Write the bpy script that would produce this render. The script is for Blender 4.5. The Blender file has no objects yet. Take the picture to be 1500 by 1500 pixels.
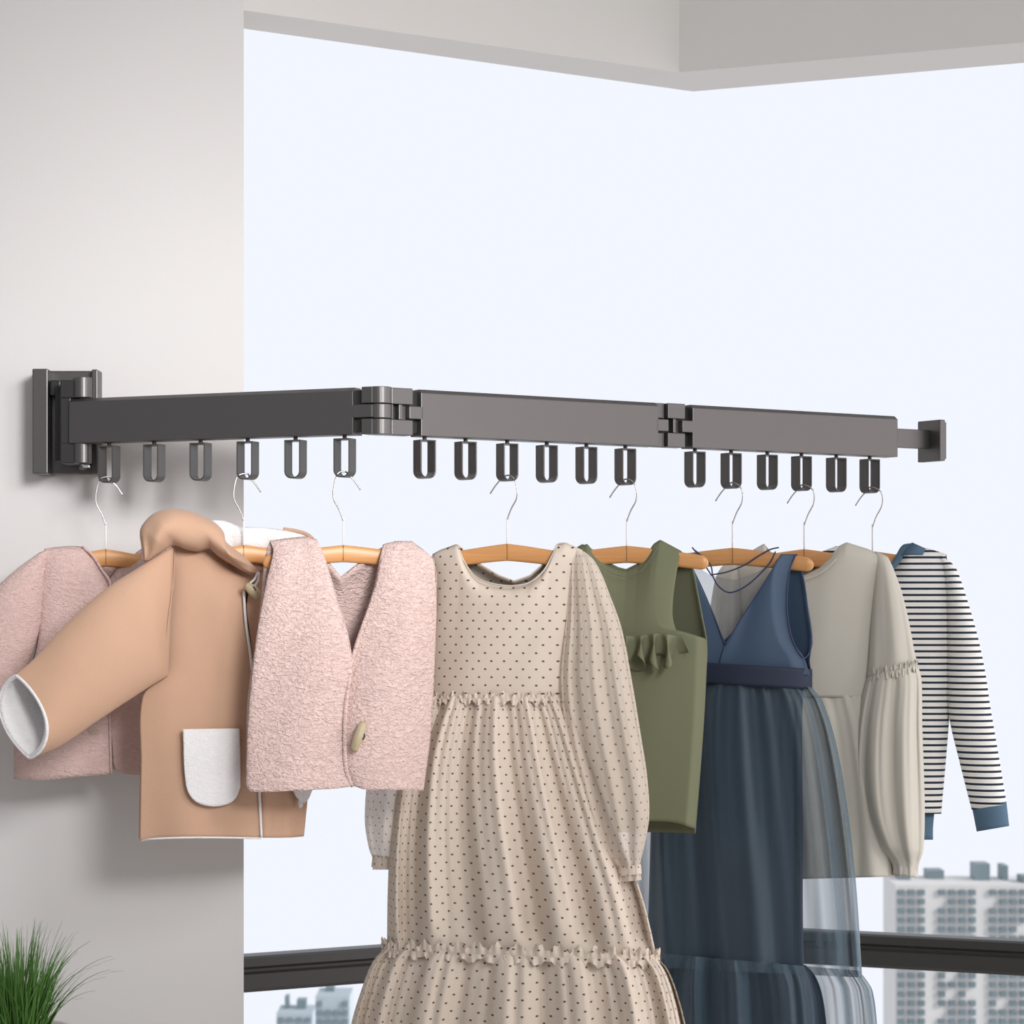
import bpy, bmesh, math, random
from mathutils import Vector, Matrix
random.seed(7)
PI = math.pi
F, CX, HOR, CH = 3500.0, 750.0, 885.0, 1.55
C = bpy.context.scene.collection

# ------------------------------------------------------------------ helpers
def P(px, py, Y):
    return Vector(((px-CX)*Y/F, Y, CH-(py-HOR)*Y/F))
def lin(c):
    o = []
    for v in c:
        v /= 255.0
        o.append(v/12.92 if v <= .04045 else ((v+.055)/1.055)**2.4)
    return tuple(o)+(1.0,)
def tag(o, label=None, cat=None, group=None, kind=None):
    if label: o['label'] = label
    if cat: o['category'] = cat
    if group: o['group'] = group
    if kind: o['kind'] = kind
    return o
def empty(name, loc, rz=0.0):
    o = bpy.data.objects.new(name, None); C.objects.link(o)
    o.location = loc; o.rotation_euler = (0, 0, rz); o.empty_display_size = .05
    return o
def link(name, me, mat, parent=None, smooth=True):
    o = bpy.data.objects.new(name, me); C.objects.link(o)
    if isinstance(mat, (list, tuple)):
        for m in mat: me.materials.append(m)
    elif mat: me.materials.append(mat)
    if parent: o.parent = parent
    if smooth:
        for p in me.polygons: p.use_smooth = True
    return o
def solid(o, t, off=0.0):
    m = o.modifiers.new('thickness', 'SOLIDIFY'); m.thickness = t; m.offset = off
def bevel(o, w, seg=2):
    m = o.modifiers.new('bevel', 'BEVEL'); m.width = w; m.segments = seg; m.limit_method = 'ANGLE'; m.angle_limit = math.radians(40)

class MB:
    """collects verts/faces (+uv per vert)"""
    def __init__(s): s.v = []; s.f = []; s.uv = []; s.mi = []
    def add(s, vs, fs, uvs=None, mi=0):
        b = len(s.v); s.v += [tuple(v) for v in vs]
        s.uv += list(uvs) if uvs else [(0, 0)]*len(vs)
        for f in fs: s.f.append(tuple(i+b for i in f)); s.mi.append(mi)
    def build(s, name, mat, parent=None, smooth=True, merge=0.0):
        me = bpy.data.meshes.new(name); me.from_pydata(s.v, [], s.f)
        ul = me.uv_layers.new(name='UVMap')
        for p in me.polygons:
            p.material_index = s.mi[p.index]
            for li in p.loop_indices: ul.data[li].uv = s.uv[me.loops[li].vertex_index]
        if merge > 0:
            bm = bmesh.new(); bm.from_mesh(me); bmesh.ops.remove_doubles(bm, verts=bm.verts, dist=merge); bm.to_mesh(me); bm.free()
        return link(name, me, mat, parent, smooth)
    def grid(s, rows, uvs=None, closed=False, mi=0, flip=False):
        n = len(rows[0]); vs = [p for r in rows for p in r]; fs = []
        for j in range(len(rows)-1):
            for i in range(n if closed else n-1):
                k = (i+1) % n
                q = (j*n+i, j*n+k, (j+1)*n+k, (j+1)*n+i)
                fs.append(q[::-1] if flip else q)
        s.add(vs, fs, [u for r in uvs for u in r] if uvs else None, mi)
    def box(s, c, h, ex=Vector((1,0,0)), ey=Vector((0,1,0)), ez=Vector((0,0,1)), mi=0):
        vs = [c+ex*h[0]*a+ey*h[1]*b+ez*h[2]*d for a in (-1,1) for b in (-1,1) for d in (-1,1)]
        s.add(vs, [(0,1,3,2),(4,6,7,5),(0,4,5,1),(2,3,7,6),(0,2,6,4),(1,5,7,3)], mi=mi)
    def cyl(s, c, r, z0, z1, n=24, r2=None, cap=True):
        r2 = r if r2 is None else r2
        a = [Vector((c[0]+r*math.cos(2*PI*i/n), c[1]+r*math.sin(2*PI*i/n), z0)) for i in range(n)]
        b = [Vector((c[0]+r2*math.cos(2*PI*i/n), c[1]+r2*math.sin(2*PI*i/n), z1)) for i in range(n)]
        fs = [(i, (i+1)%n, n+(i+1)%n, n+i) for i in range(n)]
        if cap: fs += [tuple(range(n))[::-1], tuple(range(n, 2*n))]
        s.add(a+b, fs)
    def tube(s, pts, r, n=8, cap=True):
        rows = []
        pts = [Vector(p) for p in pts]
        up = None
        for i, p in enumerate(pts):
            t = (pts[min(i+1, len(pts)-1)]-pts[max(i-1, 0)]).normalized()
            if up is None:
                up = t.orthogonal().normalized()
            up = (up - t*up.dot(t)).normalized(); sd = t.cross(up)
            rr = r(i/(len(pts)-1)) if callable(r) else r
            rows.append([p+up*math.cos(2*PI*k/n)*rr+sd*math.sin(2*PI*k/n)*rr for k in range(n)])
        b = len(s.v); s.grid(rows, closed=True)
        if cap:
            s.f.append(tuple(b+k for k in range(n))[::-1]); s.mi.append(0)
            s.f.append(tuple(b+(len(pts)-1)*n+k for k in range(n))); s.mi.append(0)

def cat(pts, n):
    """Catmull-Rom through tuples, n samples by chord length"""
    pts = [tuple(map(float, p)) for p in pts]
    if len(pts) == 2:
        return [tuple(a+(b-a)*i/(n-1) for a, b in zip(*pts)) for i in range(n)]
    d = [0.0]
    for a, b in zip(pts, pts[1:]): d.append(d[-1]+max(1e-6, math.dist(a[:2], b[:2])))
    out = []
    for i in range(n):
        u = d[-1]*i/(n-1); k = 0
        while k < len(pts)-2 and u > d[k+1]: k += 1
        t = (u-d[k])/(d[k+1]-d[k]); t = min(1, max(0, t))
        p0 = pts[max(k-1, 0)]; p1 = pts[k]; p2 = pts[k+1]; p3 = pts[min(k+2, len(pts)-1)]
        h = d[k+1]-d[k]; o = []
        for j in range(len(p1)):
            m1 = (p2[j]-p0[j])/max(1e-6, d[k+1]-d[max(k-1, 0)])*h
            m2 = (p3[j]-p1[j])/max(1e-6, d[min(k+2, len(pts)-1)]-d[k])*h
            t2, t3 = t*t, t*t*t
            o.append((2*t3-3*t2+1)*p1[j]+(t3-2*t2+t)*m1+(-2*t3+3*t2)*p2[j]+(t3-t2)*m2)
        out.append(tuple(o))
    return out
def poly(pts, n):
    pts = [tuple(map(float, p)) for p in pts]
    d = [0.0]
    for a, b in zip(pts, pts[1:]): d.append(d[-1]+max(1e-6, math.dist(a[:2], b[:2])))
    out = []
    for i in range(n):
        u = d[-1]*i/(n-1); k = 0
        while k < len(pts)-2 and u > d[k+1]: k += 1
        t = (u-d[k])/(d[k+1]-d[k]); out.append(tuple(a+(b-a)*t for a, b in zip(pts[k], pts[k+1])))
    return out
def sm(a, b, x):
    t = min(1, max(0, (x-a)/(b-a))); return t*t*(3-2*t)

# ------------------------------------------------------------------ materials
def newmat(name):
    m = bpy.data.materials.new(name); m.use_nodes = True
    return m, m.node_tree, m.node_tree.nodes['Principled BSDF']
def val(nt, x, sock):
    if isinstance(x, (int, float)): sock.default_value = x
    else: nt.links.new(x, sock)
def MA(nt, op, a, b=0.0):
    n = nt.nodes.new('ShaderNodeMath'); n.operation = op
    val(nt, a, n.inputs[0]); val(nt, b, n.inputs[1]); return n.outputs[0]
def mixc(nt, fac, a, b, mode='MIX'):
    n = nt.nodes.new('ShaderNodeMix'); n.data_type = 'RGBA'; n.blend_type = mode
    val(nt, fac, n.inputs[0])
    for x, s in ((a, n.inputs[6]), (b, n.inputs[7])):
        if isinstance(x, tuple): s.default_value = x
        else: nt.links.new(x, s)
    return n.outputs[2]
def noise(nt, scale, detail=3, rough=.5, vec=None, dist=0.0):
    n = nt.nodes.new('ShaderNodeTexNoise'); n.inputs['Scale'].default_value = scale
    n.inputs['Detail'].default_value = detail; n.inputs['Roughness'].default_value = rough; n.inputs['Distortion'].default_value = dist
    if vec is None:
        tc = nt.nodes.new('ShaderNodeTexCoord'); vec = tc.outputs['Object']
    nt.links.new(vec, n.inputs['Vector']); return n.outputs[0]
def bump(nt, b, h, strength=.5, dist=.002):
    n = nt.nodes.new('ShaderNodeBump'); n.inputs['Strength'].default_value = strength; n.inputs['Distance'].default_value = dist
    nt.links.new(h, n.inputs['Height']); nt.links.new(n.outputs[0], b.inputs['Normal']); return n.outputs[0]
def plain(name, rgb, rough=.6, metal=0.0, var=.04, nscale=30, bmp=0.0, bscale=400, sheen=0.0, spec=.5):
    m, nt, b = newmat(name)
    n = noise(nt, nscale)
    c0 = lin(rgb); c1 = tuple(max(0, x*(1-var)) for x in c0[:3])+(1,)
    nt.links.new(mixc(nt, n, c1, c0), b.inputs['Base Color'])
    b.inputs['Roughness'].default_value = rough; b.inputs['Metallic'].default_value = metal
    b.inputs['Specular IOR Level'].default_value = spec
    if sheen: b.inputs['Sheen Weight'].default_value = sheen; b.inputs['Sheen Roughness'].default_value = .5
    if bmp: bump(nt, b, noise(nt, bscale, 4, .6), bmp, .001)
    return m
def fleece(name, rgb, scale=110, strength=1.0, dist=.004, var=.2):
    m, nt, b = newmat(name)
    tc = nt.nodes.new('ShaderNodeTexCoord'); mp = nt.nodes.new('ShaderNodeMapping')
    mp.inputs['Rotation'].default_value = (0, .6, 0); mp.inputs['Scale'].default_value = (1, 1, 1.9)
    nt.links.new(tc.outputs['Object'], mp.inputs[0])
    a = noise(nt, scale, 2, .5, mp.outputs[0], 1.2); d = noise(nt, scale*3.2, 3, .6, tc.outputs['Object'])
    h = MA(nt, 'ADD', a, MA(nt, 'MULTIPLY', d, .35))
    c0 = lin(rgb); c1 = tuple(x*(1-var) for x in c0[:3])+(1,)
    r = nt.nodes.new('ShaderNodeMapRange'); r.inputs[1].default_value = .35; r.inputs[2].default_value = .75
    nt.links.new(a, r.inputs[0])
    nt.links.new(mixc(nt, r.outputs[0], c1, c0), b.inputs['Base Color'])
    b.inputs['Roughness'].default_value = .95; b.inputs['Specular IOR Level'].default_value = .15
    b.inputs['Sheen Weight'].default_value = .15
    bump(nt, b, h, strength, dist)
    return m
def uvsock(nt):
    u = nt.nodes.new('ShaderNodeUVMap'); u.uv_map = 'UVMap'
    s = nt.nodes.new('ShaderNodeSeparateXYZ'); nt.links.new(u.outputs[0], s.inputs[0]); return s.outputs[0], s.outputs[1]
def dotted(name, rgb, dot, alpha=1.0, pu=.0213, pv=.01315, rad=.0020):
    m, nt, b = newmat(name)
    u, v = uvsock(nt)
    vr = MA(nt, 'DIVIDE', v, pv); row = MA(nt, 'FLOOR', vr)
    ur = MA(nt, 'ADD', MA(nt, 'DIVIDE', u, pu), MA(nt, 'MULTIPLY', MA(nt, 'FLOORED_MODULO', row, 2.0), .5))
    fu = MA(nt, 'MULTIPLY', MA(nt, 'SUBTRACT', MA(nt, 'FRACT', ur), .5), pu)
    fv = MA(nt, 'MULTIPLY', MA(nt, 'SUBTRACT', MA(nt, 'FRACT', vr), .5), pv*1.35)
    d = MA(nt, 'SQRT', MA(nt, 'ADD', MA(nt, 'MULTIPLY', fu, fu), MA(nt, 'MULTIPLY', fv, fv)))
    isdot = MA(nt, 'LESS_THAN', d, rad)
    n = noise(nt, 25)
    c0 = lin(rgb); c1 = tuple(x*.93 for x in c0[:3])+(1,)
    base = mixc(nt, n, c1, c0)
    nt.links.new(mixc(nt, isdot, base, lin(dot)), b.inputs['Base Color'])
    b.inputs['Roughness'].default_value = .9; b.inputs['Specular IOR Level'].default_value = .15
    bump(nt, b, noise(nt, 900, 2), .25, .0006)
    if alpha < 1:
        al = MA(nt, 'MAXIMUM', MA(nt, 'MULTIPLY', isdot, .9), alpha)
        nt.links.new(al, b.inputs['Alpha'])
    return m
def striped(name, rgb, stripe, pitch=.01125, frac=.36):
    m, nt, b = newmat(name)
    u, v = uvsock(nt)
    fr = MA(nt, 'FRACT', MA(nt, 'DIVIDE', v, pitch)); s = MA(nt, 'LESS_THAN', fr, frac)
    nt.links.new(mixc(nt, s, lin(rgb), lin(stripe)), b.inputs['Base Color'])
    b.inputs['Roughness'].default_value = .85; b.inputs['Specular IOR Level'].default_value = .2
    bump(nt, b, noise(nt, 800, 2), .2, .0005)
    return m
def sheer(name, rgb, alpha=.45, rough=.45, spec=.5):
    """tulle: denser where the pleats turn away from the eye"""
    m, nt, b = newmat(name)
    n = noise(nt, 12)
    c0 = lin(rgb); c1 = tuple(x*.8 for x in c0[:3])+(1,)
    nt.links.new(mixc(nt, n, c1, c0), b.inputs['Base Color'])
    b.inputs['Roughness'].default_value = rough; b.inputs['Specular IOR Level'].default_value = spec
    lw = nt.nodes.new('ShaderNodeLayerWeight'); lw.inputs[0].default_value = .35
    al = MA(nt, 'ADD', alpha, MA(nt, 'MULTIPLY', lw.outputs['Facing'], .8)); al = MA(nt, 'MINIMUM', al, .97)
    nt.links.new(al, b.inputs['Alpha'])
    return m
def woodmat(name, rgb, dark):
    m, nt, b = newmat(name)
    tc = nt.nodes.new('ShaderNodeTexCoord'); mp = nt.nodes.new('ShaderNodeMapping')
    mp.inputs['Scale'].default_value = (6, 60, 160); nt.links.new(tc.outputs['Object'], mp.inputs[0])
    a = noise(nt, 1.0, 4, .6, mp.outputs[0], .6)
    nt.links.new(mixc(nt, a, lin(dark), lin(rgb)), b.inputs['Base Color'])
    b.inputs['Roughness'].default_value = .38
    return m

M = {}
M['wall'] = plain('wall_paint', (217, 215, 215), .9, var=.03, nscale=3, bmp=.15, bscale=220, spec=.2)
M['ceil'] = plain('beam_paint', (230, 229, 227), .9, var=.03, nscale=2, spec=.2)
M['floor'] = plain('floor_tile', (190, 186, 180), .5, nscale=4)
M['metal'] = plain('gunmetal_coating', (102, 100, 100), .4, metal=.8, var=.05, nscale=60, bmp=.05, bscale=900)
M['dark'] = plain('black_plastic', (38, 38, 38), .4, var=.1)
M['loop'] = plain('charcoal_plastic', (78, 76, 75), .33, metal=.3, var=.05)
M['bar'] = plain('dark_frame_coating', (58, 57, 56), .4, metal=.1, var=.08)
M['wood'] = woodmat('honey_beech', (222, 168, 112), (196, 134, 80))
M['wire'] = plain('polished_wire', (205, 205, 205), .25, metal=.9, var=.02)
M['stem'] = plain('white_sleeve', (232, 234, 238), .4, var=.02)
M['pink'] = fleece('pink_fleece', (240, 211, 205), 120, 1.0, .0055)
M['pinkb'] = fleece('dusty_pink_fleece', (222, 192, 187), 130, .9, .004, .12)
M['tan'] = plain('tan_suede', (196, 160, 136), .95, var=.07, nscale=18, bmp=.5, bscale=420, sheen=.15, spec=.15)
M['white'] = fleece('white_fleece', (236, 234, 236), 140, .7, .0025, .06)
M['toggle'] = plain('horn_toggle', (196, 182, 150), .45, var=.25, nscale=90)
M['thread'] = plain('dark_thread', (70, 66, 60), .8)
M['dress'] = dotted('cream_dotted_cotton', (219, 206, 193), (112, 88, 72), rad=.0022)
M['dress_sheer'] = dotted('cream_dotted_voile', (232, 219, 207), (128, 104, 86), .62)
M['green'] = plain('olive_jersey', (118, 121, 97), .9, var=.04, nscale=12, bmp=.2, bscale=900, spec=.2)
M['navy'] = plain('slate_blue_satin', (72, 92, 118), .6, var=.1, nscale=9, bmp=.1, bscale=900, spec=.35)
M['navyd'] = plain('dark_navy_lining', (40, 48, 70), .6, var=.2, nscale=8, spec=.35)
M['tulle'] = sheer('blue_tulle', (94, 118, 134), .28, .35)
M['tulle2'] = sheer('neckline_net', (140, 148, 154), .42)
M['cord'] = plain('navy_cord', (52, 62, 100), .6)
M['cream'] = plain('oatmeal_cotton', (208, 204, 194), .9, var=.04, nscale=12, bmp=.2, bscale=900, spec=.2)
M['stripe'] = striped('striped_jersey', (246, 244, 242), (44, 56, 70))
M['bluer'] = plain('blue_ribbing', (92, 118, 142), .85, var=.08, nscale=40, bmp=.3, bscale=700, spec=.2)
M['grass'] = plain('grass_blade', (92, 142, 62), .6, var=.5, nscale=20)
M['pot'] = plain('white_glazed_pot', (222, 220, 218), .3)
M['soil'] = plain('dark_soil', (62, 46, 38), .95, var=.5, nscale=150, bmp=1, bscale=200)
M['facade'] = plain('hazed_facade', (250, 251, 252), .9, var=.03, nscale=.3)  # city colours washed out to carry the distance haze
M['pane'] = plain('hazed_glazing', (156, 176, 186), .5, var=.5, nscale=.35)  # window tone paled, haze put into the colour
M['facade2'] = plain('hazed_blue_facade', (206, 222, 232), .9, var=.1, nscale=.3)  # far blocks paled in the colour to stand in for haze

# ------------------------------------------------------------------ setting
WY = 4.10
def quadprism(name, base, z0, z1, mat, kind='structure', parent=None):
    n = len(base); mb = MB()
    vs = [Vector((x, y, z0)) for x, y in base]+[Vector((x, y, z1)) for x, y in base]
    mb.add(vs, [tuple(range(n))[::-1], tuple(range(n, 2*n))]+[(i, (i+1)%n, n+(i+1)%n, n+i) for i in range(n)])
    o = mb.build(name, mat, parent, smooth=False)
    if kind: o['kind'] = kind
    return o
ZB = CH+(HOR-134)*5.8/F                              # underside of the beam
wx = (357-CX)*WY/F
quadprism('wall_left', [(-3.2, WY), (wx, WY), (-.612, 5.25), (-3.2, 5.25)], 0, 3.2, M['wall'])
def bp(px, py): Y = (ZB-CH)*F/(HOR-py); return ((px-CX)*Y/F, Y)
fo = [bp(357, 42), bp(1015, 134), bp(1500, 92)]; ne = [bp(357, 15), bp(995, 106), bp(1500, 62)]
def ext(a, b, d):
    v = Vector(b)-Vector(a); v.normalize(); return tuple(Vector(b)+v*d)
fo = [ext(fo[1], fo[0], .5), fo[1], ext(fo[1], fo[2], 1.6)]
ne = [ext(ne[1], ne[0], .5), ne[1], ext(ne[1], ne[2], 1.6)]
b = quadprism('trim_1', [ne[0], ne[1], fo[1], fo[0]], ZB, 3.2, M['ceil'])
b = quadprism('trim_2', [ne[1], ne[2], fo[2], fo[1]], ZB, 3.2, M['ceil'])
quadprism('ceiling', [(-3.2, -1.2), (3.4, -1.2), (3.4, 3.6), ne[2], ne[1], ne[0], (-3.2, 5.1)], 3.2, 3.3, M['ceil'])
quadprism('floor', [(-3.2, -1.2), (3.4, -1.2), (3.4, 5.3), (.45, 6.1), (-3.2, 5.6)], -.15, 0, M['floor'])
# lower window rails with a stepped front
def frame_rail(name, A, B):
    A = Vector(A).to_3d(); B = Vector(B).to_3d(); d = (B-A).normalized(); n = Vector((d.y, -d.x, 0))
    if n.y > 0: n = -n
    zt = CH-(1354-HOR)*5.8/F
    prof = [(-.03, 0), (.014, 0), (.022, -.004), (.024, -.022), (.018, -.028), (.018, -.034), (.030, -.038), (.030, -.070), (.022, -.078), (-.03, -.078)]
    mb = MB(); k = len(prof)
    vs = [A+n*a+Vector((0, 0, zt+z)) for a, z in prof]+[B+n*a+Vector((0, 0, zt+z)) for a, z in prof]
    mb.add(vs, [(i, (i+1)%k, k+(i+1)%k, k+i) for i in range(k)]+[tuple(range(k)), tuple(range(k, 2*k))])
    o = mb.build(name, M['bar'], None, smooth=False); o['kind'] = 'structure'
    bmn = bmesh.new(); bmn.from_mesh(o.data); bmesh.ops.recalc_face_normals(bmn, faces=bmn.faces); bmn.to_mesh(o.data); bmn.free()
cor = ((1015-CX)*5.8/F, 5.8)
Yl = 5.8*469/515; Yr = 5.8*469/493
L0 = ((357-CX)*Yl/F, Yl); R0 = ((1500-CX)*Yr/F, Yr)
frame_rail('window_1', ext(cor, L0, .3), cor); frame_rail('window_2', cor, ext(cor, R0, 1.5))

# ------------------------------------------------------------------ the folding rack
def depth_at(px):
    S = 539.3+.0723*(px-120) if px < 557 else 563.4-.1009*(px-610)
    return 2158.7/S
def rp(px): Y = depth_at(px); return Vector(((px-CX)*Y/F, Y, 0))
ZT = CH+(HOR-567)*depth_at(555)/F; ZBt = ZT-.075
Apt, Jpt, Ept = rp(120), rp(556.9), rp(1306)
Jpt2 = rp(557.1); J = (Jpt+Jpt2)/2
d1 = (J-Apt).normalized(); n1 = Vector((d1.y, -d1.x, 0)); n1 = n1 if n1.y < 0 else -n1
d2 = (Ept-J).normalized(); n2 = Vector((d2.y, -d2.x, 0)); n2 = n2 if n2.y < 0 else -n2
rack = empty('folding_drying_rack', (rp(95).x, WY, (ZT+ZBt)/2))
tag(rack, 'dark grey folding metal drying rack with three flat arms, mounted on the left wall', 'drying rack')
RL = rack.location
def rb(name, mb, mat, parent=rack, smooth=False, bv=.0012):
    mb.v = [(v[0]-RL.x, v[1]-RL.y, v[2]-RL.z) for v in mb.v]
    o = mb.build(name, mat, parent, smooth)
    bm = bmesh.new(); bm.from_mesh(o.data); bmesh.ops.recalc_face_normals(bm, faces=bm.faces); bm.to_mesh(o.data); bm.free()
    if bv: bevel(o, bv)
    return o
def arm(p0, p1, n, parent=rack, hw=.017):
    prof = [(-hw, 0), (-hw, .070), (-hw+.005, .075), (hw-.008, .075), (hw, .069), (hw, 0)]
    mb = MB(); k = len(prof)
    vs = [p0+n*a+Vector((0, 0, ZBt+z)) for a, z in prof]+[p1+n*a+Vector((0, 0, ZBt+z)) for a, z in prof]
    mb.add(vs, [(i, (i+1)%k, k+(i+1)%k, k+i) for i in range(k)]+[tuple(range(k)), tuple(range(k, 2*k))])
    return rb('arm', mb, M['metal'], parent)
a1 = arm(rp(109), rp(524), n1); a2 = arm(rp(609), rp(956), n2); a3 = arm(rp(1006), rp(1306), n2)
zc = (ZT+ZBt)/2
def seg(mb, pa, pb, n, z0, z1, h0, h1):
    a, b_ = rp(pa), rp(pb); c = (a+b_)/2; L = (b_-a).length/2; d = (b_-a).normalized()
    mb.box(c+n*(h0+h1)/2+Vector((0, 0, ZBt+(z0+z1)/2)), (L, (h1-h0)/2, (z1-z0)/2), d, n)
# hinge at the elbow
mb = MB(); seg(mb, 520, 552, n1, .004, .071, -.012, .006); seg(mb, 566, 612, n2, .004, .071, -.012, .004)
rb('hinge_core', mb, M['dark'])
mb = MB()
for z0, z1 in ((0, .0245), (.0255, .048), (.049, .0755)): mb.cyl(J, .0185, ZBt+z0, ZBt+z1, 32)
o = rb('hinge_barrel', mb, M['metal'], bv=.001)
mb = MB(); seg(mb, 522, 552, n1, .0265, .047, -.01, .017)
seg(mb, 536, 552, n1, .0, .0245, -.01, .0165); seg(mb, 536, 552, n1, .049, .075, -.01, .0165)
rb('hinge_link', mb, M['metal'])
mb = MB(); seg(mb, 566, 597, n2, .0, .0245, -.01, .017); seg(mb, 566, 597, n2, .049, .075, -.01, .017)
seg(mb, 563, 570, n2, .0245, .049, -.01, .014); seg(mb, 577, 582, n2, .0245, .049, -.01, .016); seg(mb, 582, 592, n2, .0245, .049, -.01, .006)
seg(mb, 592, 612, n2, .0265, .047, -.01, .017)
rb('hinge_link', mb, M['metal'])
# second hinge
mb = MB(); seg(mb, 952, 1010, n2, .004, .071, -.012, .003); rb('hinge_core', mb, M['dark'])
mb = MB(); seg(mb, 970, 995, n2, .0, .0245, -.01, .017); seg(mb, 970, 995, n2, .049, .075, -.01, .017)
seg(mb, 953, 971, n2, .0265, .047, -.01, .017); seg(mb, 978, 982, n2, .0245, .049, -.01, .016); seg(mb, 982, 991, n2, .0245, .049, -.01, .006)
seg(mb, 991, 1009, n2, .0265, .047, -.01, .017)
seg(mb, 957, 969, n2, .049, .075, -.01, .009); seg(mb, 957, 969, n2, .0, .0245, -.01, .009)
rb('hinge_link', mb, M['metal'])
# extension and end plate
mb = MB(); seg(mb, 1300, 1357, n2, .0185, .053, -.007, .009); rb('extension_bar', mb, M['metal'])
c = rp(1361); mb = MB(); mb.box(c+n2*.006+Vector((0, 0, ZBt+.033)), (.0065, .030, .038), d2, n2)
o = rb('end_plate', mb, M['metal'])
mb = MB(); mb.box(c+d2*.010+n2*.006+Vector((0, 0, ZBt+.033)), (.0035, .026, .034), d2, n2); rb('rubber_pad', mb, M['metal'], o)
# wall bracket
def fb(mb, x0, x1, y0, y1, Y0, Y1):
    Yf = min(Y0, Y1); a = P(x0, y0, Yf); b_ = P(x1, y1, Yf)
    mb.box(Vector(((a.x+b_.x)/2, (Y0+Y1)/2, (a.z+b_.z)/2)), (abs(b_.x-a.x)/2, abs(Y1-Y0)/2, abs(a.z-b_.z)/2))
mb = MB(); fb(mb, 50, 143, 543, 694, 4.072, WY+.001); wp = rb('wall_plate', mb, M['metal'], bv=.003)
mb = MB(); fb(mb, 47, 70, 540, 694, 4.035, WY+.0005); fb(mb, 134, 143, 541, 694, 4.055, WY+.0005); rb('plate_rim', mb, M['metal'], wp, bv=.002)
mb = MB(); fb(mb, 80, 100, 566, 676, 4.035, 4.075); fb(mb, 72, 90, 556, 580, 4.04, 4.075); rb('release_catch', mb, M['dark'], wp, bv=.004)
mb = MB(); fb(mb, 88, 124, 556, 583, 3.995, 4.075); fb(mb, 88, 124, 649, 679, 3.995, 4.075); fb(mb, 88, 104, 560, 676, 3.998, 4.07)
rb('swivel_bracket', mb, M['dark'], wp, bv=.002)
pc = rp(121); mb = MB()
mb.cyl(pc, .0155, P(121, 583, pc.y).z, P(121, 553, pc.y).z, 28); mb.cyl(pc, .0155, P(121, 679, pc.y).z, P(121, 649, pc.y).z, 28)
mb.cyl(pc, .006, P(121, 688, pc.y).z, P(121, 560, pc.y).z, 16)
rb('pivot_pin', mb, M['metal'], wp, smooth=False)
mb = MB(); fb(mb, 121, 131, 681, 685, 3.99, 4.0); rb('set_screw', mb, M['wire'], wp)
# loops
def loop_mesh():
    w, h, r, t, e = .0145, .062, .012, .0024, .0122
    def outl(w, top, bot, r):
        p = [(-w, top)]
        for i in range(9):
            a = PI+PI/2*i/8; p.append((-w+r+r*math.cos(a), bot+r+r*math.sin(a)))
        for i in range(9):
            a = 1.5*PI+PI/2*i/8; p.append((w-r+r*math.cos(a), bot+r+r*math.sin(a)))
        p.append((w, top)); return p
    o_ = outl(w, -.005, -.067, r); i_ = outl(w-t, -.005-t, -.067+t, r-t)
    mb = MB(); n = len(o_)
    vs = []
    for y in (-e, e):
        vs += [(x, y, z) for x, z in o_]+[(x, y, z) for x, z in i_]
    fs = []
    for k in range(n):
        m = (k+1) % n
        fs += [(k, m, n+m, n+k), (2*n+k, 3*n+k, 3*n+m, 2*n+m), (k, 2*n+k, 2*n+m, m), (n+k, n+m, 3*n+m, 3*n+k)]
    mb.add(vs, fs); mb.cyl((0, 0), .0035, -.0062, .004, 12)
    me = bpy.data.meshes.new('hanging_loop'); me.from_pydata(mb.v, [], mb.f)
    bm = bmesh.new(); bm.from_mesh(me); bmesh.ops.recalc_face_normals(bm, faces=bm.faces); bm.to_mesh(me); bm.free()
    me.materials.append(M['loop']); return me
lm = loop_mesh()
LOOPX = [160, 226, 294, 363, 433, 505, 622, 682, 743, 801, 859, 916, 1018, 1071, 1124, 1174, 1225, 1274]
for i, px in enumerate(LOOPX):
    o = bpy.data.objects.new('hanging_loop', lm); C.objects.link(o); o.parent = rack
    p = rp(px); o.location = (p.x-RL.x, p.y-RL.y, ZBt-RL.z)
    d = d1 if px < 557 else d2
    o.rotation_euler = (0, 0, math.atan2(d.y, d.x)); bevel(o, .0008, 2)

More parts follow.
